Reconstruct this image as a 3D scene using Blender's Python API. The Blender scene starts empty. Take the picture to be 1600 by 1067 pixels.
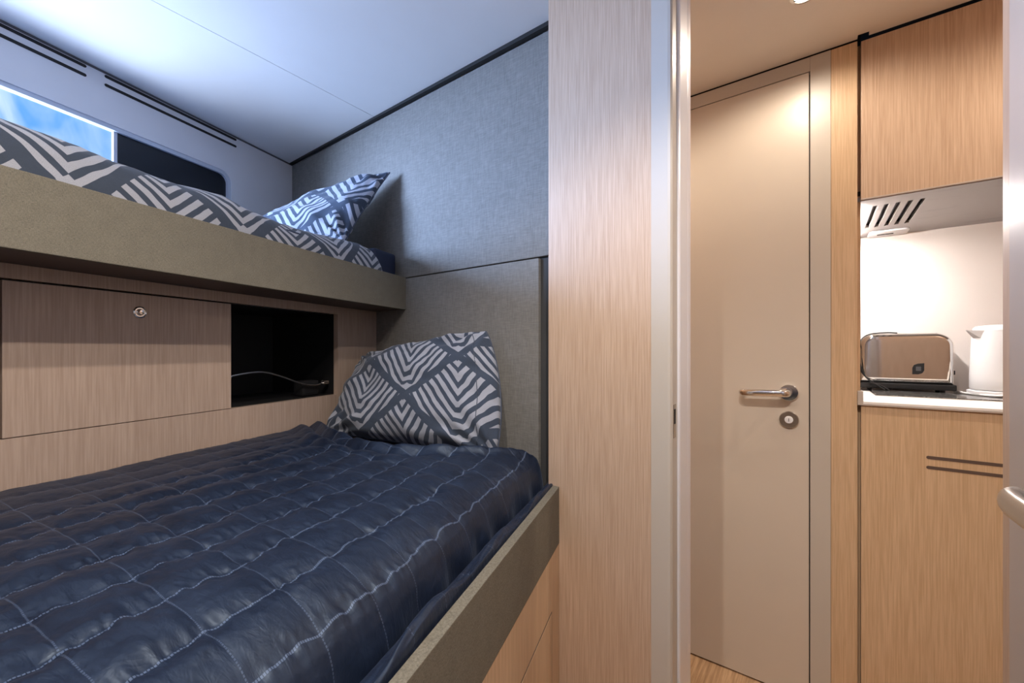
import bpy, bmesh, math, random
import numpy as np
from mathutils import Vector, Matrix, geometry
# ------------------------------------------------------------------ camera, light, exposure
sc = bpy.context.scene
COL = sc.collection
H = 1.09                                   # eye height above the corridor floor
YAW = math.radians(36.36)                  # camera turned left from the boat's axis (+Y)
PHI = math.radians(16.15)                  # the hull side and the bunks taper by this angle
cd = bpy.data.cameras.new('camera'); cam = bpy.data.objects.new('camera', cd); COL.objects.link(cam)
cam.location = (0, 0, H); cam.rotation_euler = (math.pi/2, 0, YAW)
cd.sensor_width = 36; cd.lens = 652/1600*36; cd.shift_y = 13.5/1600; cd.clip_start = 0.02
sc.camera = cam
sc.view_settings.view_transform = 'Standard'; sc.view_settings.look = 'None'
sc.view_settings.exposure = 0.0; sc.view_settings.gamma = 1.0; sc.view_settings.use_curve_mapping = False
sc.cycles.use_denoising = True
sc.cycles.max_bounces = 10; sc.cycles.diffuse_bounces = 5; sc.cycles.sample_clamp_indirect = 6
FRAME = Matrix.Rotation(PHI, 4, 'Z')       # local frame of bunks: a across (inboard +), b along, z

def LW(a, b, z=0.0):                       # bunk frame, z above eye level -> world
    return FRAME @ Vector((a, b, H + z))

def lamp(name, kind, loc, energy, color, **kw):
    d = bpy.data.lights.new(name, kind); d.energy = energy; d.color = color
    for k, v in kw.items():
        if k not in ('aim',): setattr(d, k, v)
    o = bpy.data.objects.new(name, d); COL.objects.link(o); o.location = loc
    if 'aim' in kw:
        o.rotation_euler = (Vector(kw['aim']) - Vector(loc)).to_track_quat('-Z', 'Y').to_euler()
    return o
# daylight coming in through the hull window (sky from the side, glitter from the water below)
lamp('daylight_side', 'AREA', LW(-2.35, .02, .60), 150, (.42, .60, 1), shape='RECTANGLE', size=.7, size_y=.45, aim=LW(-.9, 1.05, .55))
lamp('daylight_water', 'AREA', LW(-2.5, .25, -.2), 52, (.60, .73, 1), shape='RECTANGLE', size=1.3, size_y=.7, aim=LW(-1.2, .55, .95))
lamp('daylight_water', 'AREA', LW(-2.03, .30, -.12), 17, (.58, .72, 1), shape='RECTANGLE', size=1.4, size_y=.3, aim=LW(-1.6, .30, .9))
# cabin downlights, corridor downlight with added fill spots, lamp under the cooker hood
for b_, a_, e_ in ((.12, .034, 44), (.12, -.195, 30)):
    lamp('cabin_downlight', 'SPOT', LW(a_, b_, .895), e_, (1, .90, .80), spot_size=math.radians(142), spot_blend=.6, shadow_soft_size=.012)
for x_, e_ in ((-.03, 9), (.75, 17), (-.80, 13)):  # first is the real downlight; other two are unseen, added as fill
    lamp('corridor_downlight_and_fill', 'SPOT', (x_, 1.30, H+.895), e_, (1, .85, .69), spot_size=math.radians(168), spot_blend=.5, shadow_soft_size=.02)
w = bpy.data.worlds.new('world'); sc.world = w; w.use_nodes = True

# ------------------------------------------------------------------ node helpers
class S:
    """wraps a node socket so that shader maths can be written as formulas"""
    def __init__(s, nt, k): s.nt, s.k = nt, k
    def m(s, op, b=None, c=None):
        n = s.nt.nodes.new('ShaderNodeMath'); n.operation = op
        s.nt.links.new(s.k, n.inputs[0])
        for i, q in ((1, b), (2, c)):
            if q is None: continue
            if isinstance(q, S): s.nt.links.new(q.k, n.inputs[i])
            else: n.inputs[i].default_value = q
        return S(s.nt, n.outputs[0])
    def __add__(s, o): return s.m('ADD', o)
    def __sub__(s, o): return s.m('SUBTRACT', o)
    def __mul__(s, o): return s.m('MULTIPLY', o)
    def __truediv__(s, o): return s.m('DIVIDE', o)
    def fract(s): return s.m('FRACT')
    def abs(s): return s.m('ABSOLUTE')
    def mn(s, o): return s.m('MINIMUM', o)
    def mx(s, o): return s.m('MAXIMUM', o)
    def gt(s, o): return s.m('GREATER_THAN', o)
    def lt(s, o): return s.m('LESS_THAN', o)
    def step(s, lo, hi):
        n = s.nt.nodes.new('ShaderNodeMapRange'); s.nt.links.new(s.k, n.inputs[0])
        n.inputs[1].default_value = lo; n.inputs[2].default_value = hi
        return S(s.nt, n.outputs[0])

def newmat(name, rough=.5, spec=.5, metal=0., color=(.8, .8, .8)):
    m = bpy.data.materials.new(name); m.use_nodes = True
    nt = m.node_tree; b = nt.nodes['Principled BSDF']
    b.inputs['Base Color'].default_value = (*color, 1); b.inputs['Roughness'].default_value = rough
    b.inputs['Specular IOR Level'].default_value = spec; b.inputs['Metallic'].default_value = metal
    return m, nt, b
def coords(nt, kind='Object', scale=(1, 1, 1)):
    t = nt.nodes.new('ShaderNodeTexCoord'); mp = nt.nodes.new('ShaderNodeMapping'); mp.inputs['Scale'].default_value = scale
    nt.links.new(t.outputs[kind], mp.inputs[0]); return mp.outputs[0]
def noise(nt, vec, scale=1, detail=2, rough=.5, dist=0):
    n = nt.nodes.new('ShaderNodeTexNoise'); nt.links.new(vec, n.inputs['Vector'])
    n.inputs['Scale'].default_value = scale; n.inputs['Detail'].default_value = detail
    n.inputs['Roughness'].default_value = rough; n.inputs['Distortion'].default_value = dist
    return S(nt, n.outputs['Fac'])
def mix(nt, f, a, b):
    n = nt.nodes.new('ShaderNodeMix'); n.data_type = 'RGBA'
    nt.links.new(f.k, n.inputs[0])
    for i, q in ((6, a), (7, b)):
        if isinstance(q, tuple): n.inputs[i].default_value = (*q, 1)
        else: nt.links.new(q, n.inputs[i])
    return n.outputs[2]
def bump(nt, b, h, strength=.3, dist=.001):
    n = nt.nodes.new('ShaderNodeBump'); n.inputs['Strength'].default_value = strength; n.inputs['Distance'].default_value = dist
    nt.links.new(h.k, n.inputs['Height']); nt.links.new(n.outputs[0], b.inputs['Normal'])

def plain(name, color, rough=.5, metal=0., spec=.5, wob=.04):
    m, nt, b = newmat(name, rough, spec, metal, color)
    n = noise(nt, coords(nt), 9, 2)
    c = mix(nt, n.step(.3, .7), tuple(q*(1-wob) for q in color), tuple(min(1, q*(1+wob)) for q in color))
    nt.links.new(c, b.inputs['Base Color']); return m
def wood(name, light, dark, along=(1, 1, .026), rough=.42, fine=300):
    m, nt, b = newmat(name, rough, .4)
    f1 = noise(nt, coords(nt, scale=along), fine, 3, .6)
    f2 = noise(nt, coords(nt, scale=tuple(q if q == 1 else q*1.5 for q in along)), fine*.22, 4, .6, .6)
    f3 = noise(nt, coords(nt, scale=tuple(q if q == 1 else q*8 for q in along)), 6, 2, .5)
    f = f1.step(.38, .64)*.68 + f2.step(.3, .7)*.32
    c = mix(nt, f, dark, light)
    c2 = mix(nt, f3.step(.3, .7)*.12, c, tuple(q*.72 for q in light))
    nt.links.new(c2, b.inputs['Base Color']); bump(nt, b, f1, .15, .0006); return m
def fabric(name, lo, hi, scale=520, run=.07):
    m, nt, b = newmat(name, .92, .15)
    a1 = noise(nt, coords(nt, scale=(1, 1, run)), scale, 2, .6)
    a2 = noise(nt, coords(nt, scale=(run, run, 1)), scale, 2, .6)
    a3 = noise(nt, coords(nt), 40, 3, .6)
    f = (a1*.5 + a2*.5)
    c = mix(nt, (f.step(.36, .64)*.85 + a3.step(.3, .7)*.15), lo, hi)
    nt.links.new(c, b.inputs['Base Color']); bump(nt, b, f, .5, .0012); return m
def printed(name, dark, light, W=.25, Hh=.20, k=1.85, N=3.3, flat=.15, warp=.02):
    """rhombus lattice, every rhombus filled with nested V stripes that end short of its upper sides; UV in metres"""
    m, nt, b = newmat(name, .85, .2)
    t = nt.nodes.new('ShaderNodeTexCoord'); sp = nt.nodes.new('ShaderNodeSeparateXYZ')
    wv = noise(nt, t.outputs['UV'], 9, 2); wv2 = noise(nt, coords(nt, 'UV', (1.3, 1.1, 1)), 11, 2)
    nt.links.new(t.outputs['UV'], sp.inputs[0])
    U = S(nt, sp.outputs[0]) + (wv - .5)*warp; V = S(nt, sp.outputs[1]) + (wv2 - .5)*warp*1.3
    fa = (U/W + V/Hh).fract(); fb = (U/W - V/Hh).fract()
    u = (fa + fb - 1.0).abs(); v = fa - fb
    tt = v - u.mx(v*-flat)*k
    stripe = (tt*N + .35).fract().gt(.47)
    tip = (v + u*.8).lt(-.74)
    up = (S(nt, fa.k)*-1. + 1.0).mn(fb)         # distance to the two upper sides
    lowd = fa.mn(S(nt, fb.k)*-1. + 1.0)
    f = stripe.mx(tip)*up.gt(.085)*lowd.gt(.028)
    th = noise(nt, t.outputs['UV'], 900, 1)
    c = mix(nt, f, dark, light)
    c2 = mix(nt, th.step(.3, .7)*.25, c, tuple(q*.6 for q in dark))
    nt.links.new(c2, b.inputs['Base Color'])
    cr = noise(nt, t.outputs['UV'], 26, 4, .6, .8)
    bump(nt, b, cr*.9 + th*.1, .35, .006); b.inputs['Sheen Weight'].default_value = .15
    return m

M = {}
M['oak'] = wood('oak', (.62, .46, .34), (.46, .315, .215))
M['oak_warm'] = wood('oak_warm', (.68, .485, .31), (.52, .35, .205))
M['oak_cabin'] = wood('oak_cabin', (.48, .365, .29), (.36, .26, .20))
M['oak_floor'] = wood('oak_floor', (.66, .44, .26), (.34, .20, .10), along=(1, .05, 1), fine=120)
M['brown'] = plain('brown', (.10, .065, .05), .6)
M['linen_grey'] = fabric('linen_grey', (.172, .165, .152), (.262, .252, .234))
M['linen_sand'] = fabric('linen_sand', (.11, .10, .076), (.24, .218, .17), 1500, .2)
M['linen_shade'] = plain('linen_shade', (.05, .05, .05), .9)  # panel linen darkened to stand for recess shade
M['ceiling'] = plain('ceiling', (.80, .80, .80), .55, wob=.01)
M['ceiling_hall'] = plain('ceiling_hall', (.78, .74, .69), .5, wob=.01)
M['wall_white'] = plain('wall_white', (.68, .68, .71), .5, wob=.02)
M['rim_white'] = plain('rim_white', (.50, .54, .62), .35, wob=.01)
M['black'] = plain('black', (.006, .006, .007), .6)
M['gap'] = plain('gap', (.012, .011, .011), .8)
M['dark_glass'] = plain('dark_glass', (.004, .006, .012), .25)
M['slot_grey'] = plain('slot_grey', (.09, .09, .10), .6)
M['door'] = plain('door_paint', (.60, .53, .45), .36, wob=.01)
M['frame'] = plain('frame_paint', (.52, .47, .41), .38, wob=.01)
M['frame_metal'] = plain('frame_metal', (.78, .78, .82), .3, .15, wob=.01)
M['leaf'] = plain('leaf_paint', (.50, .46, .44), .38, .35, wob=.01)
M['chrome'] = plain('chrome', (.80, .79, .78), .06, 1., wob=.01)
M['steel'] = plain('steel', (.50, .48, .46), .25, 1.)
M['satin'] = plain('satin_nickel', (.62, .60, .58), .28, 1.)
M['counter'] = plain('counter', (.86, .83, .80), .3, wob=.01)
M['counter_edge'] = plain('counter_edge', (.48, .42, .37), .5)
M['splash'] = plain('splash', (.86, .80, .765), .4, wob=.01)
M['white_plastic'] = plain('white_plastic', (.82, .82, .84), .3, wob=.01)
M['navy'] = plain('navy_sheet', (.008, .014, .040), .7)
M['print'] = printed('chevron_print', (.050, .066, .098), (.37, .39, .45), .34, .27, 1.75, 3.4, .15, .018)
M['print_fine'] = printed('chevron_print_upper_pillow', (.050, .066, .098), (.40, .42, .49), .27, .24, 1.5, 3.2, .05, .012)
M['print_big'] = printed('chevron_print_large', (.050, .064, .090), (.40, .41, .45), .30, .33, .85, 5.3, 0., .012)
M['piping'] = plain('piping', (.06, .075, .11), .8)
# hob glass: black with pale speckle
m, nt, b = newmat('hob_glass', .10, .6); n = noise(nt, coords(nt), 420, 2)
nt.links.new(mix(nt, n.step(.52, .62), (.035, .033, .032), (.30, .29, .28)), b.inputs['Base Color']); M['hob'] = m
# brushed hood metal
m, nt, b = newmat('hood_metal', .42, .5, .55); n = noise(nt, coords(nt, scale=(.25, 1, 1)), 24, 4, .6, .5)
nt.links.new(mix(nt, n.step(.55, .72)*.5, (.33, .31, .305), (.19, .175, .175)), b.inputs['Base Color']); M['hood'] = m
def emitter(name, color, strength):
    m = bpy.data.materials.new(name); m.use_nodes = True; nt = m.node_tree; nt.nodes.clear()
    e = nt.nodes.new('ShaderNodeEmission'); e.inputs[0].default_value = (*color, 1); e.inputs[1].default_value = strength
    o = nt.nodes.new('ShaderNodeOutputMaterial'); nt.links.new(e.outputs[0], o.inputs[0]); return m
M['glow'] = emitter('lamp_glow', (1, .88, .72), 18)
M['strip_glow'] = emitter('strip_glow', (1, .94, .89), 620)
# window glass: thin clear pane
m = bpy.data.materials.new('window_glass'); m.use_nodes = True; nt = m.node_tree; nt.nodes.clear()
tr = nt.nodes.new('ShaderNodeBsdfTransparent'); gl = nt.nodes.new('ShaderNodeBsdfGlossy'); gl.inputs['Roughness'].default_value = .05
mx_ = nt.nodes.new('ShaderNodeMixShader'); mx_.inputs[0].default_value = .07; o_ = nt.nodes.new('ShaderNodeOutputMaterial')
nt.links.new(tr.outputs[0], mx_.inputs[1]); nt.links.new(gl.outputs[0], mx_.inputs[2]); nt.links.new(mx_.outputs[0], o_.inputs[0])
M['glass'] = m
# quilt: navy satin, stitched lines at whole numbers of UV; thread colour also carries the seam highlight
m, nt, b = newmat('quilted_satin', .5, .45)
t = nt.nodes.new('ShaderNodeTexCoord'); sp = nt.nodes.new('ShaderNodeSeparateXYZ'); nt.links.new(t.outputs['UV'], sp.inputs[0])
U = S(nt, sp.outputs[0]); V = S(nt, sp.outputs[1])
du = ((U + .5).fract() - .5).abs(); dv = ((V + .5).fract() - .5).abs()
dash_u = (V*30.).fract().gt(.28); dash_v = (U*26.).fract().gt(.35)
line = du.lt(.016)*dash_u
line2 = dv.lt(.010)*dash_v*.55
st = line.mx(line2)
lint = noise(nt, coords(nt), 420, 1).gt(.80)
mott = noise(nt, coords(nt), 16, 4, .65, .5)
base = mix(nt, mott.step(.35, .7), (.0025, .0055, .017), (.006, .012, .031))
c = mix(nt, st*.55, base, (.14, .19, .30)); c = mix(nt, lint*.2, c, (.20, .23, .28))
nt.links.new(c, b.inputs['Base Color'])
r = mott.step(.2, .8)*.2 + .42; nt.links.new(r.k, b.inputs['Roughness'])
cr = noise(nt, coords(nt), 48, 3, .55, .6); cw = noise(nt, coords(nt, 'UV', (1.2, 3.6, 1)), 1.5, 3, .5, 1.2)
bump(nt, b, cr*.55 + cw*.45, .42, .005)
b.inputs['Sheen Weight'].default_value = .10; b.inputs['Sheen Roughness'].default_value = .4; b.inputs['Specular IOR Level'].default_value = .7; b.inputs['Specular Tint'].default_value = (.64, .79, 1, 1)
b.inputs['Sheen Tint'].default_value = (.5, .6, .85, 1); M['quilt'] = m
# world: bright hazy blue; pale streaks stand in for reflections on the window pane
nt = w.node_tree; bg = nt.nodes['Background']
g = coords(nt, 'Generated', (1, 1, .3)); n1 = noise(nt, g, 16, 3, .5, 1.2); n2 = noise(nt, g, 50, 2, .5, .5)
f = (n1.step(.34, .62)*.8 + n2.step(.45, .8)*.2)
c = mix(nt, f, (.10, .38, .95), (.62, .82, 1.)); nt.links.new(c, bg.inputs[0]); bg.inputs[1].default_value = 1.15

# ------------------------------------------------------------------ object helpers
def tag(o, label=None, cat=None, group=None, kind=None):
    if label: o['label'] = label
    if cat: o['category'] = cat
    if group: o['group'] = group
    if kind: o['kind'] = kind
    return o
def thing(name, loc, label, cat, rot=0., group=None):
    o = bpy.data.objects.new(name, None); COL.objects.link(o); o.location = loc; o.rotation_euler = (0, 0, rot)
    o.empty_display_size = .05; bpy.context.view_layer.update()
    return tag(o, label, cat, group)
def link(name, me, mat, parent=None, smooth=False, world=True):
    if parent is not None and world:
        mw = Matrix.Translation(parent.location) @ parent.rotation_euler.to_matrix().to_4x4()
        p = parent.parent
        while p is not None:
            mw = (Matrix.Translation(p.location) @ p.rotation_euler.to_matrix().to_4x4()) @ mw; p = p.parent
        me.transform(mw.inverted())
    me.materials.clear(); me.materials.append(M[mat] if isinstance(mat, str) else mat)
    o = bpy.data.objects.new(name, me); COL.objects.link(o)
    if parent is not None: o.parent = parent
    if smooth:
        for p in me.polygons: p.use_smooth = True
    return o
class B:
    """collects shapes, in world space or in the bunk frame, into one mesh"""
    def __init__(s, frame=None): s.bm = bmesh.new(); s.fr = frame
    def box(s, x0, x1, y0, y1, z0, z1, bev=0.):
        return s.prism([(x0, y0), (x1, y0), (x1, y1), (x0, y1)], z0, z1, bev)
    def prism(s, pts, z0, z1, bev=0., seg=2):            # z given above eye level
        t = bmesh.new()
        lo = [t.verts.new((x, y, H+z0)) for x, y in pts]; hi = [t.verts.new((x, y, H+z1)) for x, y in pts]
        n = len(pts); t.faces.new(lo[::-1]); t.faces.new(hi)
        for i in range(n): t.faces.new((lo[i], lo[(i+1) % n], hi[(i+1) % n], hi[i]))
        bmesh.ops.recalc_face_normals(t, faces=t.faces)
        if bev: bmesh.ops.bevel(t, geom=t.edges[:], offset=bev, segments=seg, affect='EDGES', profile=.7)
        s.add(t); return s
    def extrude(s, pts, axis, d0, d1, bev=0., seg=3):     # outline in the plane across 'axis'; pts (p, z)
        t = bmesh.new()
        def P(p, z, d): return (d, p, H+z) if axis == 'X' else (p, d, H+z)
        lo = [t.verts.new(P(p, z, d0)) for p, z in pts]; hi = [t.verts.new(P(p, z, d1)) for p, z in pts]
        n = len(pts); f0 = t.faces.new(lo[::-1]); f1 = t.faces.new(hi)
        for i in range(n): t.faces.new((lo[i], lo[(i+1) % n], hi[(i+1) % n], hi[i]))
        bmesh.ops.recalc_face_normals(t, faces=t.faces)
        if bev: bmesh.ops.bevel(t, geom=list(set(f0.edges[:]+f1.edges[:])), offset=bev, segments=seg, affect='EDGES', profile=.6)
        s.add(t); return s
    def lathe(s, prof, c, axis='Z', n=32, caps=True):     # prof (r, d) along axis from c (z above eye level)
        t = bmesh.new(); rings = []
        for r, d in prof:
            ring = []
            for i in range(n):
                q = 2*math.pi*i/n; ca, sa = r*math.cos(q), r*math.sin(q)
                v = {'Z': (c[0]+ca, c[1]+sa, H+c[2]+d), 'Y': (c[0]+ca, c[1]+d, H+c[2]+sa), 'X': (c[0]+d, c[1]+ca, H+c[2]+sa)}[axis]
                ring.append(t.verts.new(v))
            rings.append(ring)
        for a, b_ in zip(rings, rings[1:]):
            for i in range(n): t.faces.new((a[i], a[(i+1) % n], b_[(i+1) % n], b_[i]))
        if caps: t.faces.new(rings[0]); t.faces.new(rings[-1])
        bmesh.ops.recalc_face_normals(t, faces=t.faces); s.add(t); return s
    def tube(s, pts, r, n=10, sub=6, tall=1.):
        P = [Vector((x, y, H+z)) for x, y, z in pts]; Q = []
        for i in range(len(P)-1):                          # Catmull-Rom
            p0, p1, p2, p3 = P[max(i-1, 0)], P[i], P[i+1], P[min(i+2, len(P)-1)]
            for k in range(sub):
                t = k/sub
                Q.append(.5*((2*p1)+(p2-p0)*t+(2*p0-5*p1+4*p2-p3)*t*t+(3*p1-p0-3*p2+p3)*t**3))
        Q.append(P[-1]); t_ = bmesh.new(); rings = []; up = Vector((0, 0, 1))
        for i, q in enumerate(Q):
            d = (Q[min(i+1, len(Q)-1)]-Q[max(i-1, 0)]).normalized()
            x = d.cross(up) if abs(d.dot(up)) < .95 else d.cross(Vector((1, 0, 0))); x.normalize(); y = d.cross(x)
            rr = r(i/(len(Q)-1)) if callable(r) else r
            rings.append([t_.verts.new(q + x*rr*math.cos(2*math.pi*k/n) + y*rr*tall*math.sin(2*math.pi*k/n)) for k in range(n)])
        for a, b_ in zip(rings, rings[1:]):
            for i in range(n): t_.faces.new((a[i], a[(i+1) % n], b_[(i+1) % n], b_[i]))
        t_.faces.new(rings[0]); t_.faces.new(rings[-1]); bmesh.ops.recalc_face_normals(t_, faces=t_.faces); s.add(t_); return s
    def add(s, t):
        if s.fr is not None: bmesh.ops.transform(t, matrix=s.fr, verts=t.verts)
        me = bpy.data.meshes.new('t'); t.to_mesh(me); t.free(); s.bm.from_mesh(me); bpy.data.meshes.remove(me)
    def make(s, name, mat, parent=None, smooth=False, kind=None):
        me = bpy.data.meshes.new(name); s.bm.to_mesh(me); s.bm.free()
        o = link(name, me, mat, parent, smooth)
        if smooth:
            try: me.set_sharp_from_angle(angle=math.radians(40))
            except Exception: pass
        if kind: o['kind'] = kind
        return o
def rrect(x0, x1, z0, z1, r, n=8, corners=(1, 1, 1, 1)):
    pts = []
    for (cx, cz, a0, on) in ((x1, z1, 0, corners[0]), (x0, z1, 90, corners[1]), (x0, z0, 180, corners[2]), (x1, z0, 270, corners[3])):
        sx = 1 if a0 in (0, 270) else -1; sz = 1 if a0 in (0, 90) else -1
        if not on: pts.append((cx, cz)); continue
        for i in range(n+1):
            q = math.radians(a0+90*i/n); pts.append((cx-sx*r+r*math.cos(q), cz-sz*r+r*math.sin(q)))
    return pts
def plate_with_hole(outer, holes, axis_pos, thick, frame, inward):
    """flat wall in the plane a = axis_pos (bunk frame) with openings, given thickness towards -a; inner reveal included"""
    bm = bmesh.new(); es = []
    for loop in [outer]+holes:
        vs = [bm.verts.new((axis_pos, p, H+z)) for p, z in loop]
        for i in range(len(vs)): es.append(bm.edges.new((vs[i], vs[(i+1) % len(vs)])))
    bmesh.ops.triangle_fill(bm, use_beauty=True, use_dissolve=False, edges=es)
    r = bmesh.ops.extrude_face_region(bm, geom=bm.faces[:])
    bmesh.ops.translate(bm, vec=(-thick*inward, 0, 0), verts=[v for v in r['geom'] if isinstance(v, bmesh.types.BMVert)])
    bmesh.ops.recalc_face_normals(bm, faces=bm.faces)
    b_ = B(frame); b_.add(bm); return b_

# value noise for cloth
rs = np.random.RandomState(7); LAT = rs.rand(256, 256)
def vn(x, y):
    xi = np.floor(x).astype(int); yi = np.floor(y).astype(int); fx = x-xi; fy = y-yi
    fx = fx*fx*(3-2*fx); fy = fy*fy*(3-2*fy)
    g_ = lambda i, j: LAT[i % 256, j % 256]
    return ((g_(xi, yi)*(1-fx)+g_(xi+1, yi)*fx)*(1-fy)+(g_(xi, yi+1)*(1-fx)+g_(xi+1, yi+1)*fx)*fy)-.5
def fbm(x, y, o=3):
    s_ = 0; a_ = 1
    for k in range(o): s_ = s_+a_*vn(x*2**k+17*k, y*2**k+31*k); a_ *= .5
    return s_
def grid_mesh(name, P, UV=None, close=False):
    n, m_ = P.shape[:2]; me = bpy.data.meshes.new(name)
    idx = np.arange(n*m_).reshape(n, m_)
    F = np.stack([idx[:-1, :-1], idx[1:, :-1], idx[1:, 1:], idx[:-1, 1:]], -1).reshape(-1, 4)
    me.from_pydata(P.reshape(-1, 3).tolist(), [], F.tolist())
    if UV is not None:
        l = me.uv_layers.new(name='UVMap'); uv = UV.reshape(-1, 2)[F.reshape(-1)]
        l.data.foreach_set('uv', uv.astype(np.float32).ravel())
    return me

# ------------------------------------------------------------------ room shell
def bh(a, Y=1.0): return (Y-a*math.sin(PHI))/math.cos(PHI)     # b where the line a meets the headboard plane
structs = 'structure'
B().box(-2.6, 1.6, -1.4, 2.5, -H-.05, -H).make('floor', 'oak_floor', kind=structs)
def zc(x): return .905 + 0.004*(x+1.4)                          # cabin ceiling rises a little inboard
def cprism(b_, pts, th=.04):
    t = bmesh.new(); lo = [t.verts.new((x, y, H+zc(x))) for x, y in pts]; hi = [t.verts.new((x, y, H+zc(x)+th)) for x, y in pts]
    n = len(pts); t.faces.new(lo[::-1]); t.faces.new(hi)
    for i in range(n): t.faces.new((lo[i], lo[(i+1) % n], hi[(i+1) % n], hi[i]))
    bmesh.ops.recalc_face_normals(t, faces=t.faces); b_.add(t); return b_
cprism(B(), [(-1.389, -1.3), (.60, -1.3), (.60, .93), (-.52, .93), (-.52, 1.02), (-1.389, 1.02)]).make('ceiling', 'ceiling', kind=structs)
def hullx(Y, a=-1.715): return (a-Y*math.sin(PHI))/math.cos(PHI)
cprism(B(), [(hullx(-1.3), -1.3), (-1.3915, -1.3), (-1.3915, 1.02), (hullx(1.02), 1.02)]).make('ceiling_outboard', 'ceiling', kind=structs)
B().prism([(hullx(-1.3), -1.3), (.60, -1.3), (.60, 1.02), (hullx(1.02), 1.02)], .96, 1.0).make('ceiling_backing', 'gap', kind=structs)
# corridor ceiling, with a lower panel over the galley
B().prism([(-1.2, .93), (1.3, .93), (1.3, 1.585), (.116, 1.585), (.116, 1.566), (.090, 1.566), (.090, 1.585), (-1.2, 1.585)], .911, .95).make('ceiling_corridor', 'ceiling_hall', kind=structs)
B().box(-1.2, 1.3, .93, 1.9, .95, .96).make('ceiling_void', 'gap', kind=structs)
# walls behind the camera and of the corridor (close the room)
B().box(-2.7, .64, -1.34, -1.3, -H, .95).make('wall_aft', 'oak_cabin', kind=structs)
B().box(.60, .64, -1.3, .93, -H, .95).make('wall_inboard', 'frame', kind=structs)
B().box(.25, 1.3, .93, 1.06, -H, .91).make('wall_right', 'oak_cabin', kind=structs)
B().box(-1.24, -1.2, 1.06, 1.6, -H, .95).make('wall_corridor_end', 'oak', kind=structs)
B().box(1.3, 1.34, .93, 2.3, -H, .95).make('wall_galley_end', 'oak', kind=structs)
B().box(-1.2, -.265, 1.04, 1.06, -H, .93).make('wall_corridor', 'oak', kind=structs)
# backing wall behind the upholstered panels
B().box(-2.14, -.50, 1.024, 1.038, -H, .93).make('wall_head', 'linen_shade', kind=structs)
# veneered partition between bed and doorway
p = B().box(-.561, -.297, .92, 1.02, -H, .935, .0012).make('wall_partition', 'oak', kind=structs)
# header above the doorway
B().box(-.297, .60, .93, 1.04, .865, .95).make('wall_header', 'frame', kind=structs)

# hull-side wall with the window opening
win = rrect(-.45, 1.231, .285, .738, .045, 8)
hw = plate_with_hole([(-1.25, .10), (bh(-1.701)+.0, .10), (bh(-1.701)+.0, .893), (-1.25, .893)], [win[::-1]], -1.701, .022, FRAME, 1)
o = hw.make('wall_outer', 'wall_white', kind=structs)
B(FRAME).box(-1.74, -1.716, -1.25, 1.56, .86, .95).box(-1.74, -1.716, 1.24, 1.56, .1, .86).box(-1.74, -1.716, -1.25, -.46, .1, .86).make('wall_hull', 'gap', kind=structs)
B(FRAME).box(-1.716, -1.703, -1.25, bh(-1.70), .893, .902).make('trim_hull_gap_shade', 'slot_grey', kind=structs)  # grey strip painting the shade in the gap below the ceiling
B().box(-2.14, -.52, .985, 1.0, .896, .908).make('trim_head_gap_shade', 'gap', kind=structs)  # black bar in place of the shadow gap along the ceiling
# window
wn = thing('window_1', LW(-1.72, .6, .3), None, None, PHI); del_keys = None
wn['kind'] = structs
rim_o = rrect(-.452, 1.233, .283, .740, .046, 8); rim_i = rrect(-.437, 1.217, .298, .724, .034, 8)
plate_with_hole(rim_o, [rim_i[::-1]], -1.705, .022, FRAME, 1).make('window_frame', 'rim_white', wn)
B(FRAME).box(-1.722, -1.719, -.46, .842, .285, .74).make('window_pane', 'glass', wn)
B(FRAME).box(-1.7235, -1.7135, .840, .850, .285, .74).make('window_mullion', 'rim_white', wn)
B(FRAME).box(-1.7245, -1.716, .850, 1.235, .285, .74).make('window_dark_panel', 'dark_glass', wn)

# long ventilation slots in the hull-side wall
for (b0, b1, lab) in ((.10, .765, 'pair of long dark ventilation slots in white wall, left of the window divider'),
                      (.810, 1.251, 'pair of long dark ventilation slots in white wall, nearer the corner')):
    t_ = thing('ventilation_slots', LW(-1.70, b0, .87), lab, 'vent', PHI, 'vent slots above the window')
    for z in (.886, .858):
        B(FRAME).extrude(rrect(b0, b1, z-.0045, z+.0045, .0044, 5), 'X', -1.7015, -1.699).make('slot', 'gap', t_)

# ------------------------------------------------------------------ upholstered head panels
t_ = thing('upholstered_panel', (-1.3, .99, H+.58), 'tall grey linen wall panel above the upper bunk', 'wall panel')
B().box(-2.14, -.50, .9985, 1.022, .265, .894, .006).make('cushion', 'linen_grey', t_, True)
t_ = thing('upholstered_panel', (-1.0, .99, H-.2), 'taupe linen wall panel behind the lower pillow', 'wall panel')
B().box(-1.42, -.640, .9965, 1.022, -.60, .2615, .004).make('cushion', 'linen_grey', t_, True)
B().box(-.640, -.50, 1.008, 1.022, -.60, .2615).make('return_strip', 'linen_shade', t_)  # shade of the set-back edge is put into its colour

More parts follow.
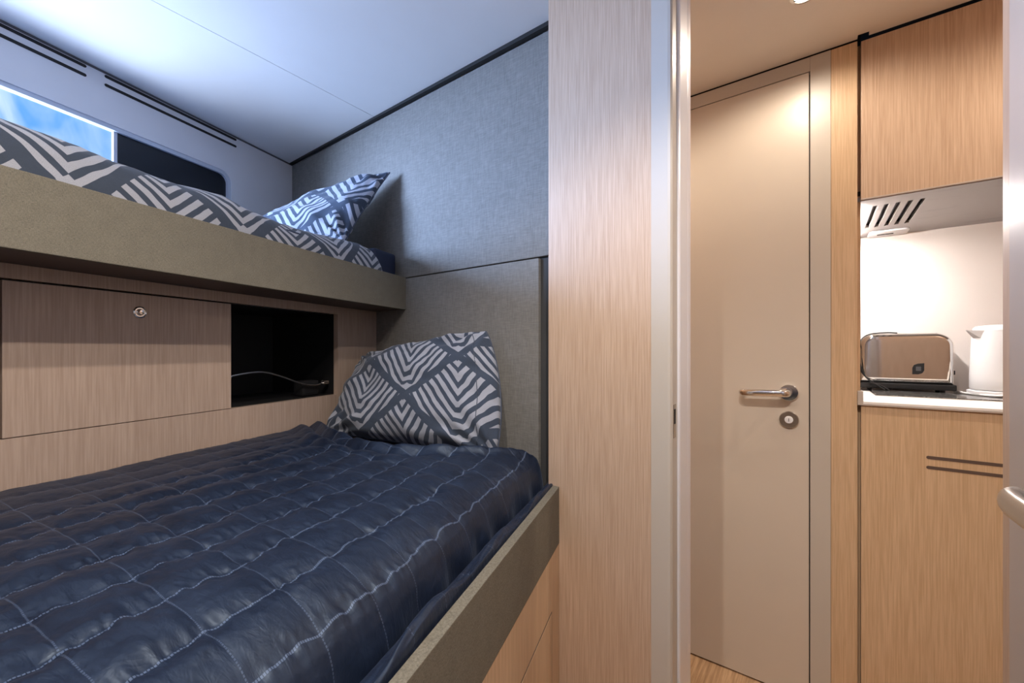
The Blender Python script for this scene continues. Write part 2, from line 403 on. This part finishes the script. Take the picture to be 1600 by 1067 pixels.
# ------------------------------------------------------------------ upper bunk
ub = thing('upper_bunk', LW(-.89, .6, .147), 'upper bunk shelf faced in sand-coloured linen above the wooden cupboards', 'bunk bed', PHI)
B(FRAME).prism([(-.91, -.9), (-.89, -.9), (-.89, bh(-.89)-.002), (-.91, bh(-.91)-.002)], .1475, .265, .002).make('front_board', 'linen_sand', ub)
B(FRAME).prism([(-1.698, -.9), (-.912, -.9), (-.912, bh(-.912, .996)), (-1.698, bh(-1.698, .996))], .150, .175).make('base_board', 'brown', ub)
mt = thing('bunk_mattress', LW(-1.3, .5, .176), 'dark navy mattress on the upper bunk, its corner bare beside the duvet', 'mattress', PHI)
c_ = B(FRAME).prism([(-1.69, -.85), (-.926, -.85), (-.926, bh(-.926, .975)), (-1.69, bh(-1.69, .975))], .176, .318, .016, 5)
c_.prism([(-1.50, 1.165), (-.924, 1.165), (-.924, bh(-.924, .976)), (-1.50, bh(-1.50, .976))], .20, .349, .016, 5).make('cover', 'navy', mt, True)

# duvet
def duvet():
    nb, ns = 260, 150
    b0, b1 = -.5, 1.192
    kb = np.array([-.5, .32, .4, .47, .59, .63, .67, .73, .825, .98, 1.12, 1.17, 1.195])
    kz = np.array([.354, .353, .355, .347, .345, .350, .354, .342, .332, .338, .352, .348, .338])
    b_ = np.linspace(b0, b1, nb)
    prof = np.array([(-.9135, .20), (-.9125, .25), (-.913, .285), (-.918, .312), (-.930, .335), (-.950, .350), (-.99, .362), (-1.06, .368), (-1.2, .372), (-1.4, .372), (-1.55, .368), (-1.64, .358), (-1.672, .34), (-1.680, .31), (-1.682, .25)])
    d = np.r_[0, np.cumsum(np.hypot(*np.diff(prof, axis=0).T))]; s_ = np.linspace(0, 1, ns)**1.35*d[-1]
    pa = np.interp(s_, d, prof[:, 0]); pz = np.interp(s_, d, prof[:, 1])
    k = np.ones(5)/5; pa2 = np.convolve(np.pad(pa, 2, 'edge'), k, 'valid'); pz2 = np.convolve(np.pad(pz, 2, 'edge'), k, 'valid')
    Bm, Sm = np.meshgrid(b_, s_, indexing='ij'); A = np.tile(pa2, (nb, 1)); Z = np.tile(pz2, (nb, 1))
    top = np.clip((Z-.26)/.09, 0, 1)
    dz = np.interp(b_, kb, kz)-.350; Z = Z + dz[:, None]*top
    Z = Z + top*(.012*fbm(A*5, Bm*7, 3)*np.clip((-A-.96)/.1, 0, 1)) + top*.0035*fbm(Sm*30, Bm*26+3, 3)
    A = A + .006*top*(fbm(Sm*22+5, Bm*16, 3))*np.clip((Sm)/.05, 0, 1)-.002*top
    end = np.clip((Bm-(b1-.03))/.03, 0, 1); Z = Z - end**3*.022*top
    P = np.stack([A, Bm, Z], -1)
    # close the end down to the mattress
    e = P[-1:].copy(); e[..., 1] += .002; e[..., 2] = np.minimum(e[..., 2], .24); P = np.concatenate([P, e])
    UV = np.stack([(Bm+.06), Sm+.12], -1); UV = np.concatenate([UV, UV[-1:]+np.array([.03, 0])])
    W_ = P.copy(); c, s = math.cos(PHI), math.sin(PHI)
    W_[..., 0] = P[..., 0]*c-P[..., 1]*s; W_[..., 1] = P[..., 0]*s+P[..., 1]*c; W_[..., 2] += H
    return grid_mesh('duvet', W_, UV)
t_ = thing('duvet', LW(-1.3, .4, .35), 'slate duvet with large pale chevron stripes spread on the upper bunk', 'duvet', PHI)
link('duvet_cover', duvet(), 'print_big', t_, True)

# ------------------------------------------------------------------ pillows
def pillow(root, BL, BR, TL, TR, T, mat, seed, uvs=1., bow=.07, back=.5, bulge=0., seam=True, uoff=0.):
    n = 72; BL, BR, TL, TR = [np.array(v, float) for v in (BL, BR, TL, TR)]
    N = np.cross(BR-BL, TL-BL); N /= np.linalg.norm(N)
    s = np.linspace(-1, 1, n); s = np.sin(s*math.pi/2*.92)/math.sin(math.pi/2*.92)
    Sx, Ty = np.meshgrid(s, s, indexing='ij')
    wd = np.linalg.norm(BR-BL); ht = np.linalg.norm(TR-BR)
    def sheet(side, th):
        s1 = Sx*(1-bow*(1-Ty**2)*Sx**4*.6); t1 = Ty*(1-bow*(1-Sx**2)*Ty**4)
        u = (s1+1)/2; v = (t1+1)/2
        P = (BL*((1-u)*(1-v))[..., None]+BR*(u*(1-v))[..., None]+TL*((1-u)*v)[..., None]+TR*(u*v)[..., None])
        h = (np.clip(1-Sx**2, 0, 1)*np.clip(1-Ty**2, 0, 1))**.42
        r = fbm(Sx*2.2+seed, Ty*2.2+seed*3+side, 3)
        edge = np.clip(1-h, 0, 1)
        wr = np.sin((Sx+Ty*side)*9+6*r)*.35+fbm(Sx*7+seed, Ty*5+9*side, 3)
        hh = th*h*(1+.28*r)+.010*wr*edge*h**.5*2.0
        # wrinkles that run in from each corner
        for cx in (-1, 1):
            for cy in (-1, 1):
                dx, dy = (cx-Sx), (cy-Ty); rad = np.hypot(dx, dy)+1e-6; an = np.arctan2(dy*cy, dx*cx)
                hh = hh + .007*np.sin(an*13+seed+cx)*np.exp(-((rad-.35)/.25)**2)*np.clip(h*3, 0, 1)
        return P + N*(side*hh)[..., None]
    F_ = sheet(1, T); K_ = sheet(-1, T*back)
    wdir = (BR-BL)/np.linalg.norm(BR-BL)
    add = (bulge*(1-Ty**2)**.8*np.clip((Sx-.3)/.7, 0, 1)**2)[..., None]*wdir; F_ = F_+add; K_ = K_+add
    UV = np.stack([(Sx+1)/2*wd*uvs+uoff, (Ty+1)/2*ht*uvs], -1)
    m1 = grid_mesh('front', F_, UV); m2 = grid_mesh('back', K_[:, ::-1], UV[:, ::-1]+np.array([.13, .07]))
    bm = bmesh.new(); bm.from_mesh(m1); bm.from_mesh(m2); bmesh.ops.remove_doubles(bm, verts=bm.verts, dist=1e-5)
    me = bpy.data.meshes.new('pillow'); bm.to_mesh(me); bm.free(); bpy.data.meshes.remove(m1); bpy.data.meshes.remove(m2)
    for q in me.vertices: q.co.z += H
    link('pillowcase', me, mat, root, True)
    if seam:
        loop = [F_[i, 0] for i in range(0, n, 3)]+[F_[-1, i] for i in range(0, n, 3)]+[F_[i, -1] for i in range(n-1, -1, -3)]+[F_[0, i] for i in range(n-1, -1, -3)]
        B().tube([tuple(q) for q in loop], .0022, 6, 2).make('seam', 'piping', root, True)
    if bulge:
        B().tube([tuple(F_[int(n*.84), i]+N*.0008) for i in range(3, n-3, 2)], .0011, 5, 2).make('side_seam', 'piping', root, True)
t_ = thing('pillow', (-.98, .85, H-.24), 'plump chevron-print pillow leaning on the headboard above the navy quilt', 'pillow')
pillow(t_, (-1.262, .715, -.262), (-.685, .850, -.285), (-1.300, .885, -.030), (-.800, .955, .055), .092, 'print', 3, 1., .04, .6, .040, True, .18)
t_ = thing('pillow', LW(-1.35, 1.2, .36), 'chevron-print pillow on the upper bunk, pale blue in the window light', 'pillow')
pillow(t_, (-1.74, .62, .36), (-1.315, .81, .365), (-1.82, .78, .50), (-1.262, .962, .648), .075, 'print_fine', 11, 1., .06, .4)

# ------------------------------------------------------------------ wooden cupboard wall with door and niche
AW = -1.058
cb = thing('storage_cabinet', LW(AW, .6, -1.0), 'oak cupboard wall under the upper bunk with an open black niche', 'cabinet', PHI)
TH = .018
fb = B(FRAME)
fb.box(AW-TH, AW, -.9, bh(AW)-.003, -H, -.152)                      # lower panel
fb.box(AW-TH, AW, -.9, bh(AW)-.003, .1235, .149)                     # strip above
fb.box(AW-TH, AW, -.9, .3625, -.152, .1235)                          # left of the door
fb.box(AW-TH, AW, 1.140, bh(AW)-.003, -.152, .1235)                  # right of the niche
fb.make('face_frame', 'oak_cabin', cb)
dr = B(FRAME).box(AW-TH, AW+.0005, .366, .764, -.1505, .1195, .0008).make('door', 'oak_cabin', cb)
B(FRAME).box(AW-TH-.006, AW-TH-.002, .30, .77, -.16, .13).make('door_gap', 'black', cb)
kn = B(FRAME).lathe([(.0, .0), (.0125, .0), (.0125, .003), (.0105, .0045), (.0095, .002), (.0075, .002), (.0065, .006), (.0045, .0085), (.0, .009)], (AW+.0005, .563, .081), 'X', 28, False).make('push_knob', 'chrome', dr, True)
nb = B(FRAME)
NB0, NB1, NZ0, NZ1, ND = .766, 1.1398, -.1515, .1215, -1.36
nb.box(ND-.01, ND, NB0-.01, NB1+.01, NZ0-.01, NZ1+.01)
nb.box(ND, AW-TH, NB0-.01, NB0, NZ0-.01, NZ1+.01).box(ND, AW-TH, NB1, NB1+.01, NZ0-.01, NZ1+.01)
nb.box(ND, AW-TH, NB0-.01, NB1+.01, NZ0-.01, NZ0).box(ND, AW-TH, NB0-.01, NB1+.01, NZ1, NZ1+.01)
nb.make('niche_lining', 'black', cb)
# gooseneck in the niche
gn = thing('gooseneck_lamp', LW(-1.09, 1.13, -.12), 'thin silver gooseneck reading lamp curving across the black niche', 'lamp', PHI)
B(FRAME).tube([(-1.082, .775, -.070), (-1.084, .83, -.0635), (-1.088, .885, -.064), (-1.09, .95, -.082), (-1.09, 1.02, -.108), (-1.088, 1.07, -.115), (-1.086, 1.105, -.109)], lambda t: .0028+.0004*math.sin(t*300), 8, 24).make('flexible_arm', 'steel', gn, True)
B(FRAME).lathe([(.0, 0), (.008, 0), (.008, .02), (.0045, .024), (.0, .024)], (-1.086, 1.100, -.109), 'Y', 16, False).make('arm_socket', 'steel', gn, True)
B(FRAME).lathe([(.0, 0), (.005, 0), (.0055, .012), (.0, .012)], (-1.082, .768, -.0705), 'Y', 12, False).make('lamp_head', 'chrome', gn, True)
B(FRAME).box(-1.14, -1.10, 1.03, 1.10, -.15, -.10, .01).make('base_block', 'black', gn)

# ------------------------------------------------------------------ lower bed
bd = thing('bed_base', LW(-.4, .6, -H), 'built-in lower bed with a sand linen side rail over oak cupboards', 'bed', PHI)
bR = bh(-.252, .919)
B(FRAME).prism([(-.270, -.9), (-.252, -.9), (-.252, bR), (-.270, bh(-.27, .919))], -.487, -.3445, .0015).make('side_rail', 'linen_sand', bd)
B(FRAME).prism([(-.272, -.9), (-.2525, -.9), (-.2525, bR), (-.272, bh(-.272, .919))], -H, -.488).make('front_panel', 'oak_warm', bd)
B(FRAME).extrude([(-.4, -.62), (.955, -.62), (.955, -1.05), (-.4, -1.05)], 'X', -.2530, -.2515, .0006, 1).make('cupboard_door', 'oak_warm', bd)
B(FRAME).box(-.2527, -.2519, -.403, .958, -1.053, -.617).make('door_gap', 'brown', bd)
B(FRAME).prism([(-1.07, -.9), (-.275, -.9), (-.275, bh(-.275, .93)), (-.36, bh(-.36, .99)), (-1.04, bh(-1.04, .99))], -.52, -.48).make('slat_board', 'brown', bd)
mt = thing('lower_mattress', LW(-.7, .5, -.48), 'mattress in a dark navy sheet below the quilt on the lower bed', 'mattress', PHI)
B(FRAME).prism([(-1.05, -.85), (-.350, -.85), (-.350, bh(-.350, .94)), (-.38, bh(-.38, .97)), (-1.05, bh(-1.05, .99))], -.478, -.318, .02, 4).make('cover', 'navy', mt, True)

def quilt():
    nb, nt_ = 430, 330
    b_ = np.linspace(0, 1, nb)
    prof = np.array([(-1.053, -.245), (-1.048, -.237), (-.95, -.238), (-.80, -.243), (-.60, -.252), (-.47, -.264), (-.40, -.277), (-.362, -.287), (-.343, -.297), (-.332, -.310), (-.325, -.328), (-.320, -.350), (-.317, -.370), (-.3145, -.376), (-.310, -.364), (-.303, -.350), (-.293, -.342), (-.283, -.342), (-.276, -.350), (-.2725, -.370)])
    d = np.r_[0, np.cumsum(np.hypot(*np.diff(prof, axis=0).T))]
    s_ = np.r_[np.linspace(0, .70, 225), np.linspace(.70, d[-1], nt_-225+1)[1:]]
    pa = np.interp(s_, d, prof[:, 0]); pz = np.interp(s_, d, prof[:, 1])
    k = np.ones(5)/5; pa = np.convolve(np.pad(pa, 2, 'edge'), k, 'valid'); pz = np.convolve(np.pad(pz, 2, 'edge'), k, 'valid')
    # head end of the quilt, turned back in a soft roll
    ka = np.array([-1.06, -1.0, -.9, -.8, -.7, -.6, -.5, -.4, -.34, -.30, -.27])
    kf = np.array([1.06, 1.03, .955, .905, .875, .880, .915, .985, 1.055, 1.08, 1.03])
    bf = np.interp(pa, ka, kf); kk = np.ones(15)/15; bf = np.convolve(np.pad(bf, 7, 'edge'), kk, 'valid')
    b0 = .10
    Bm = b0+(bf[None, :]-b0)*b_[:, None]; A = np.tile(pa, (nb, 1)); Z = np.tile(pz, (nb, 1)); Sm = np.tile(s_, (nb, 1))
    side = np.clip((Sm-.722)/.07, 0, 1); side = side*side*(3-2*side)                      # 0 on top, 1 on the side
    wu = (.010*fbm(A*6, Bm*9, 2)+.008*fbm(A*26, Bm*40+9, 2))*np.clip((-A-.31)/.05, .15, 1); wv = .006*fbm(A*8+40, Bm*6, 2)
    U = (Sm-.716+wu)/.071; V = (Bm+.11*(A+.3)+wv-.262)/.079
    U = np.where(U > 0, U*.62, U)
    gu = np.abs(np.sin(math.pi*U)); gv = np.abs(np.sin(math.pi*V))
    edge_ = np.clip((.716-Sm)/.05, 0, 1)*.8+.2
    puff = ((gu**.5)*(.7+.3*gv**.5)*.0085+.0018*gv**.5)*edge_+.0035*np.exp(-(gu/.10)**2)*(.5+fbm(A*9, Bm*30, 2))*edge_
    wr = .0030*fbm(A*26, Bm*70+5, 3)*(1-gu)**.7*2.0+.0024*fbm(A*34+3, Bm*22+8, 3)+.0014*(1-np.abs(fbm(A*24+5, Bm*14+1, 2))*4)*np.clip(fbm(A*5, Bm*5, 2)+.3, 0, 1)
    lump = .010*fbm(A*4+2, Bm*4, 2)*np.clip((-A-.33)/.1, 0, 1)
    h = puff+wr+lump-.004
    end = np.clip((b_[:, None]-.0)/1, 0, 1)*0
    top = 1-side; h = h*(.35+.65*np.clip((-.93-A)/-.12, 0, 1))
    Z = Z+h*top; 
    # side: push sideways, vertical folds
    fold = .0065*np.sin(Bm*62+5*fbm(Bm*6, Sm*0+1, 2))*np.clip((Sm-.745)/.03, 0, 1)*np.clip((.825-Sm)/.03, 0, 1)
    A = A+side*(fold*.6+.0015*puff/.006)
    hem = np.clip((Sm-.835)/.02, 0, 1)*np.clip((d[-1]-Sm)/.012, 0, 1)
    hf = fbm(Bm*9+4+Sm*22, Sm*46, 3); Z = Z+hem*(.020*hf+.012*fbm(Bm*7, Bm*0+3, 2)+.003)
    A = A+hem*.004*fbm(Bm*15, Sm*20+7, 2)
    near = np.clip((Bm-.62)/.45, 0, 1); near = near*near*(3-2*near); sg = np.clip((A+.62)/.26, 0, 1)
    Z = Z+near*sg*np.clip((.84-Sm)/.10, 0, 1)*.022; A = A+near*sg*np.clip((.90-Sm)/.1, 0, 1)*.016
    # folds at the head end
    db = (bf[None, :]-Bm)
    left = np.clip((-A-.45)/.35, 0, 1)*top
    mid = np.clip(1-np.abs(A+.72)/.40, 0, 1)**.5
    ridge = np.exp(-((db-.022)/.016)**2)*(.008+.012*mid)+np.exp(-((db-.085)/.026)**2)*.014*left - np.exp(-((db-.053)/.010)**2)*.008*left 
    Z = Z+ridge*top*np.clip((A+1.06)/.03, 0, 1)
    roll = np.clip((.012-db)/.012, 0, 1); Z = Z-roll**2*.045*top-roll**2*.02*side
    # round the corner at the head end
    cr_ = np.clip((Bm-1.0)/.08, 0, 1)*np.clip((A+.42)/.12, 0, 1); Z = Z-cr_*.0
    Z = np.maximum(Z, -.42)
    P = np.stack([A, Bm, Z], -1); c, s = math.cos(PHI), math.sin(PHI); W_ = P.copy()
    W_[..., 0] = P[..., 0]*c-P[..., 1]*s; W_[..., 1] = P[..., 0]*s+P[..., 1]*c; W_[..., 2] += H
    return grid_mesh('quilt', W_, np.stack([U, V], -1))
t_ = thing('quilt', LW(-.7, .5, -.25), 'shiny navy blue quilt with stitched squares covering the lower bed', 'quilt', PHI)
link('quilt_cover', quilt(), 'quilt', t_, True)

# ------------------------------------------------------------------ doorway: left jamb, near door leaf
prof = [(-.297, .9185), (-.262, .9185), (-.2565, .9195), (-.2535, .925), (-.2535, .952), (-.2565, .956), (-.2565, .966), (-.252, .972), (-.252, 1.030), (-.2555, 1.036), (-.2555, 1.0645), (-.297, 1.0645)]
jf = B().prism(prof, -H, .90).make('trim_1', 'frame', kind=structs)
jl = B().prism([(-.2565, .968), (-.2515, .968), (-.2495, .972), (-.2495, 1.034), (-.2515, 1.040), (-.2500, 1.046), (-.2500, 1.066), (-.2565, 1.066)], -H, .90).make('trim_2', 'frame_metal', kind=structs)
t_ = thing('strike_plate', (-.2530, .945, H-.15), 'narrow chrome latch strike plate on the cabin door jamb', 'strike plate')
B().box(-.2538, -.2526, .931, .949, -.190, -.118, .0004).make('plate', 'steel', t_)
B().box(-.2528, -.2520, .935, .945, -.160, -.128).make('latch_hole', 'black', t_)
dl = thing('door_2', (.21, .85, 0), None, None); dl['kind'] = structs
B().box(.2065, .246, .36, .852, -H+.01, .86, .002).make('door_leaf', 'leaf', dl)
def lever(parent, pts, r, mat):                        # flattened lever swept along pts
    return B().tube(pts, r, 14, 8).make('lever', mat, parent, True)
hd = B().lathe([(.0, 0), (.026, 0), (.026, -.006), (.024, -.008), (.0, -.008)], (.2065, .485, -.145), 'X', 32, False).make('handle_rosette', 'satin', dl, True)
B().tube([(.2065, .485, -.145), (.175, .485, -.145), (.156, .492, -.145), (.150, .515, -.145), (.1485, .56, -.146), (.1485, .600, -.147), (.152, .622, -.148), (.158, .630, -.148)], .0090, 16, 6, 1.4).make('door_handle', 'satin', dl, True)

# ------------------------------------------------------------------ corridor door
YD = 1.583
d1 = thing('door_1', (-.32, YD, 0), None, None); d1['kind'] = structs
lf = B().box(-.62, -.0255, YD, YD+.035, -H+.006, .8585, .0012).make('door_leaf', 'door', d1)
B().box(-.63, -.018, YD+.02, YD+.04, -H+.001, .868).make('door_gap', 'gap', d1)
B().box(-.0225, .028, YD-.0015, YD+.045, -H, .9045, .0012).make('trim_3', 'frame', kind=structs)
B().box(-.68, -.0228, YD-.001, YD+.045, .861, .9045, .0008).make('trim_4', 'frame', kind=structs)
B().box(-.68, -.6235, YD-.001, YD+.045, -H, .861, .0008).make('trim_5', 'frame', kind=structs)
B().box(-1.2, -.6805, YD, YD+.04, -H, .9085).make('wall_back', 'oak', kind=structs)
B().box(-1.2, .10, YD+.046, YD+.06, -H, .95).make('wall_back_liner', 'gap', kind=structs)
# handle of the corridor door
lv = B().lathe([(.0, 0), (.0262, 0), (.0262, -.007), (.0245, -.009), (.0, -.009)], (-.0775, YD, -.134), 'Y', 40, False).make('handle_rosette', 'chrome', d1, True)
B().lathe([(.0, 0), (.0262, 0), (.0262, -.007), (.0245, -.009), (.0, -.009)], (-.0770, YD, -.2190), 'Y', 40, False).make('lock_rosette', 'steel', d1, True)
B().lathe([(.0, 0), (.0115, 0), (.0115, -.004), (.010, -.0055), (.0, -.0055)], (-.0770, YD-.008, -.2190), 'Y', 28, False).make('lock_cylinder', 'white_plastic', d1, True)
B().box(-.0778, -.0762, YD-.0145, YD-.0130, -.2240, -.2140).make('keyhole', 'black', d1)
B().tube([(-.0775, YD-.004, -.134), (-.0775, YD-.032, -.134), (-.083, YD-.046, -.134), (-.098, YD-.051, -.134), (-.14, YD-.052, -.135), (-.175, YD-.052, -.136), (-.196, YD-.051, -.1365), (-.2035, YD-.044, -.1365), (-.2045, YD-.030, -.1365)], .0085, 16, 8, 1.35).make('door_handle', 'chrome', d1, True)

# ------------------------------------------------------------------ galley: post, cabinets, hood, counter
B().box(.0285, .090, YD, YD+.05, -H, .9045, .0008).make('trim_6', 'oak_warm', kind=structs)
B().box(.030, .089, YD+.051, 2.14, -H, .905).make('wall_galley_side', 'oak', kind=structs)
B().box(.0895, .0983, YD+.030, YD+.040, -H, .905).make('trim_7', 'oak_warm', kind=structs)
B().box(.0895, 1.3, 2.140, 2.17, -H, .93).make('wall_splashback', 'splash', kind=structs)
uc = thing('wall_cabinet', (.6, 1.8, H+.45), 'oak wall cupboard above the cooker hood', 'cabinet')
B().box(.0985, 1.29, YD+.006, YD+.024, .4425, .9035, .0008).make('door', 'oak', uc)
B().box(.0985, 1.29, YD+.004, YD+.008, .4395, .4425).make('bottom_edge', 'counter_edge', uc)
B().box(.0985, 1.29, YD+.026, 2.139, .475, .897).make('carcass', 'oak', uc)
hoodt = thing('cooker_hood', (.3, 1.85, H+.45), 'grey metal cooker hood with slanting vent slots under the oak cupboard', 'cooker hood')
slots = [(.1325+.0262*i, .1442+.0262*i) for i in range(5)]
b_ = B(); xs = [.091]+[q for s in slots for q in s]+[1.29]
y0, y1, s0, s1 = YD+.024, 2.139, 1.684, 1.975
b_.box(.091, 1.29, y0, s0, .4405, .452).box(.091, 1.29, s1, y1, .4405, .452)
for i in range(0, len(xs), 2): b_.box(xs[i], xs[i+1], s0, s1, .4405, .452)
b_.make('hood_plate', 'hood', hoodt)
B().box(.091, 1.29, y0, y1, .458, .470).make('hood_body', 'black', hoodt)
lm = B().prism(rrect(.150, .262, 2.040, 2.128, .014, 5), .434, .4400, .0015).make('lamp_plate', 'white_plastic', hoodt, True)
B().prism(rrect(.175, .222, 2.078, 2.090, .005, 4), .4325, .4341).make('lamp_switch', 'gap', lm)
ls = thing('light_strip', (.10, 1.87, H+.42), 'glowing light strip tucked beside the oak post under the hood', 'lamp')
B().box(.0892, .0990, 1.66, 2.08, .4245, .4400, .001).make('strip_body', 'white_plastic', ls)
B().box(.0905, .0987, 1.665, 2.075, .4225, .4240).make('strip_diffuser', 'strip_glow', ls)

ct = thing('worktop', (.6, 1.85, H-.16), 'white galley worktop with a beige front edge', 'worktop')
B().box(.0905, 1.29, YD-.004, 2.139, -.1560, -.1490, .001).make('top_slab', 'counter', ct)
B().box(.0905, 1.29, YD-.004, YD+.02, -.1600, -.1561).make('front_edge', 'counter_edge', ct)
B().box(.0905, .103, YD-.0045, YD+.05, -.1600, -.1200, .001).make('corner_upstand', 'counter_edge', ct)
lc = thing('base_cabinet', (.6, 1.85, 0), 'oak galley base cupboard with two long dark grip slots', 'cabinet')
dd = B()
SX0, SX1 = .237, .62
dd.box(.0985, SX0, YD+.003, YD+.022, -H+.03, -.161).box(SX1, 1.29, YD+.003, YD+.022, -H+.03, -.161)
dd.box(SX0, SX1, YD+.003, YD+.022, -.2880, -.161).box(SX0, SX1, YD+.003, YD+.022, -.3150, -.2955).box(SX0, SX1, YD+.003, YD+.022, -H+.03, -.3225)
dd.make('door', 'oak_warm', lc)
for z in (-.29175, -.31875):
    B().extrude(rrect(SX0-.002, SX1, z-.0042, z+.0042, .0041, 5), 'Y', YD+.0022, YD+.0215).make('grip_slot', 'brown', lc)
B().box(.0985, 1.29, YD+.024, 2.139, -H, -.161).make('carcass', 'brown', lc)

hb = thing('hob', (.5, 1.96, H-.148), 'speckled dark glass hob with a steel rim on the white worktop', 'hob')
B().box(.147, .98, 1.80, 2.125, -.1490, -.1462, .001).make('steel_rim', 'steel', hb)
B().box(.151, .455, 1.804, 2.121, -.1462, -.1445, .0006).make('glass_top', 'hob', hb)

# toaster
ts = thing('toaster', (.24, 2.06, H-.144), 'polished chrome toaster with a black base on the hob', 'toaster')
TX0, TX1, TY0, TY1 = .1185, .366, 2.004, 2.118
B().extrude(rrect(TX0, TX1, -.118, .0585, .046, 10, (1, 1, 0, 0)), 'Y', TY0, TY1, .020, 6).make('body', 'chrome', ts, True)
B().box(TX0-.012, TX1+.004, TY0-.006, TY1+.004, -.137, -.1175, .004).make('base', 'black', ts)
for yy in (2.040, 2.072): B().box(.155, .33, yy, yy+.014, .0578, .0592).make('bread_slot', 'black', ts)
for fx in (.15, .34):
    for fy in (2.02, 2.10): B().lathe([(.0, 0), (.006, 0), (.006, .0075), (.0, .0075)], (fx, fy, -.1445), 'Z', 12, False).make('foot', 'black', ts)
em = [(.262, -.084), (.262, -.062), (.266, -.052), (.276, -.047), (.292, -.045), (.292, -.070), (.287, -.080), (.277, -.084)]
e_ = B().extrude(em, 'Y', TY0-.0012, TY0+.001).make('badge', 'black', ts)
B().box(.271, .284, TY0-.0017, TY0-.001, -.072, -.057).make('badge_panel', 'slot_grey', e_)
B().box(TX1, TX1+.010, 2.052, 2.066, -.085, -.070, .003).make('lever_knob', 'black', ts)
B().tube([(.200, 1.985, -.142), (.180, 1.990, -.128), (.150, 1.992, -.112), (.126, 1.994, -.080), (.1165, 1.995, -.045), (.1165, 2.000, .0), (.124, 2.02, .035), (.15, 2.05, .058), (.20, 2.10, .0655), (.235, 2.115, .064)], .0024, 8, 8).make('power_cord', 'black', ts, True)
B().tube([(.188, 1.980, -.1415), (.162, 1.985, -.120), (.135, 1.990, -.095), (.122, 1.992, -.055), (.118, 1.996, -.03)], .0024, 8, 8).make('power_cord', 'black', ts, True)

# kettle
kt = thing('kettle', (.468, 1.985, H-.146), 'white electric kettle beside the chrome toaster', 'kettle')
KC = (.470, 1.985)
B().lathe([(.0, -.144), (.078, -.144), (.080, -.140), (.080, -.130), (.0765, -.1285), (.0, -.1285)], (*KC, 0), 'Z', 48, False).make('base_plate', 'white_plastic', kt, True)
B().lathe([(.0, -.1265), (.072, -.1265), (.0745, -.122), (.0745, -.085), (.072, -.02), (.0695, .040), (.068, .060), (.0, .060)], (*KC, 0), 'Z', 48, False).make('body', 'white_plastic', kt, True)
B().lathe([(.068, .0605), (.0665, .070), (.060, .0765), (.035, .080), (.0, .081)], (*KC, 0), 'Z', 48, False).make('lid', 'white_plastic', kt, True)
# spout: wedge pointing to the toaster
sp_ = bmesh.new()
dv_ = Vector((-.93, -.36, 0)).normalized(); sd = Vector((-dv_.y, dv_.x, 0)); c0 = Vector((*KC, H))
vs = [c0+dv_*.060+sd*.026+Vector((0, 0, .062)), c0+dv_*.060-sd*.026+Vector((0, 0, .062)), c0+dv_*.094+sd*.004+Vector((0, 0, .064)), c0+dv_*.094-sd*.004+Vector((0, 0, .064)),
      c0+dv_*.060+sd*.018+Vector((0, 0, .030)), c0+dv_*.060-sd*.018+Vector((0, 0, .030)), c0+dv_*.091+Vector((0, 0, .060))]
V_ = [sp_.verts.new(q) for q in vs]
bmesh.ops.convex_hull(sp_, input=V_); b_ = B(); b_.add(sp_); b_.make('spout', 'white_plastic', kt)
B().tube([(.535, 1.94, .062), (.565, 1.925, .060), (.578, 1.918, .03), (.578, 1.918, -.05), (.568, 1.923, -.085), (.54, 1.938, -.09)], .011, 12, 6).make('handle', 'white_plastic', kt, True)
B().box(.4815, .4915, 1.9085, 1.920, -.065, .030, .001).make('water_gauge', 'slot_grey', kt)
B().tube([(.372, 2.05, -.1405), (.385, 1.99, -.1405), (.405, 1.945, -.1405), (.43, 1.91, -.1405), (.455, 1.908, -.139)], .0032, 8, 8).make('power_cord', 'white_plastic', kt, True)

# ------------------------------------------------------------------ recessed downlights (fixtures)
def downlight(loc, lab, r=.028, ztop=.9, grp=None):
    t = thing('ceiling_downlight', (loc[0], loc[1], H+ztop), lab, 'ceiling light', 0, grp)
    B().lathe([(r, -.0005), (r+.008, -.0005), (r+.008, -.004), (r+.001, -.006), (r, -.006)], (loc[0], loc[1], ztop), 'Z', 32, False).make('trim_ring', 'chrome', t, True)
    B().lathe([(.0, -.001), (r-.001, -.001), (r-.001, -.003), (.0, -.003)], (loc[0], loc[1], ztop), 'Z', 32, False).make('lens', 'glow', t)
downlight((-.03, 1.30), 'small round lit downlight in the beige corridor ceiling', .024, .911)
for a_, lab in ((.034, 'round downlight in the white cabin ceiling, nearer the doorway'), (-.195, 'round downlight in the white cabin ceiling, nearer the bunks')):
    q = LW(a_, .12); downlight((q.x, q.y), lab, .024, zc(q.x), 'cabin downlights')
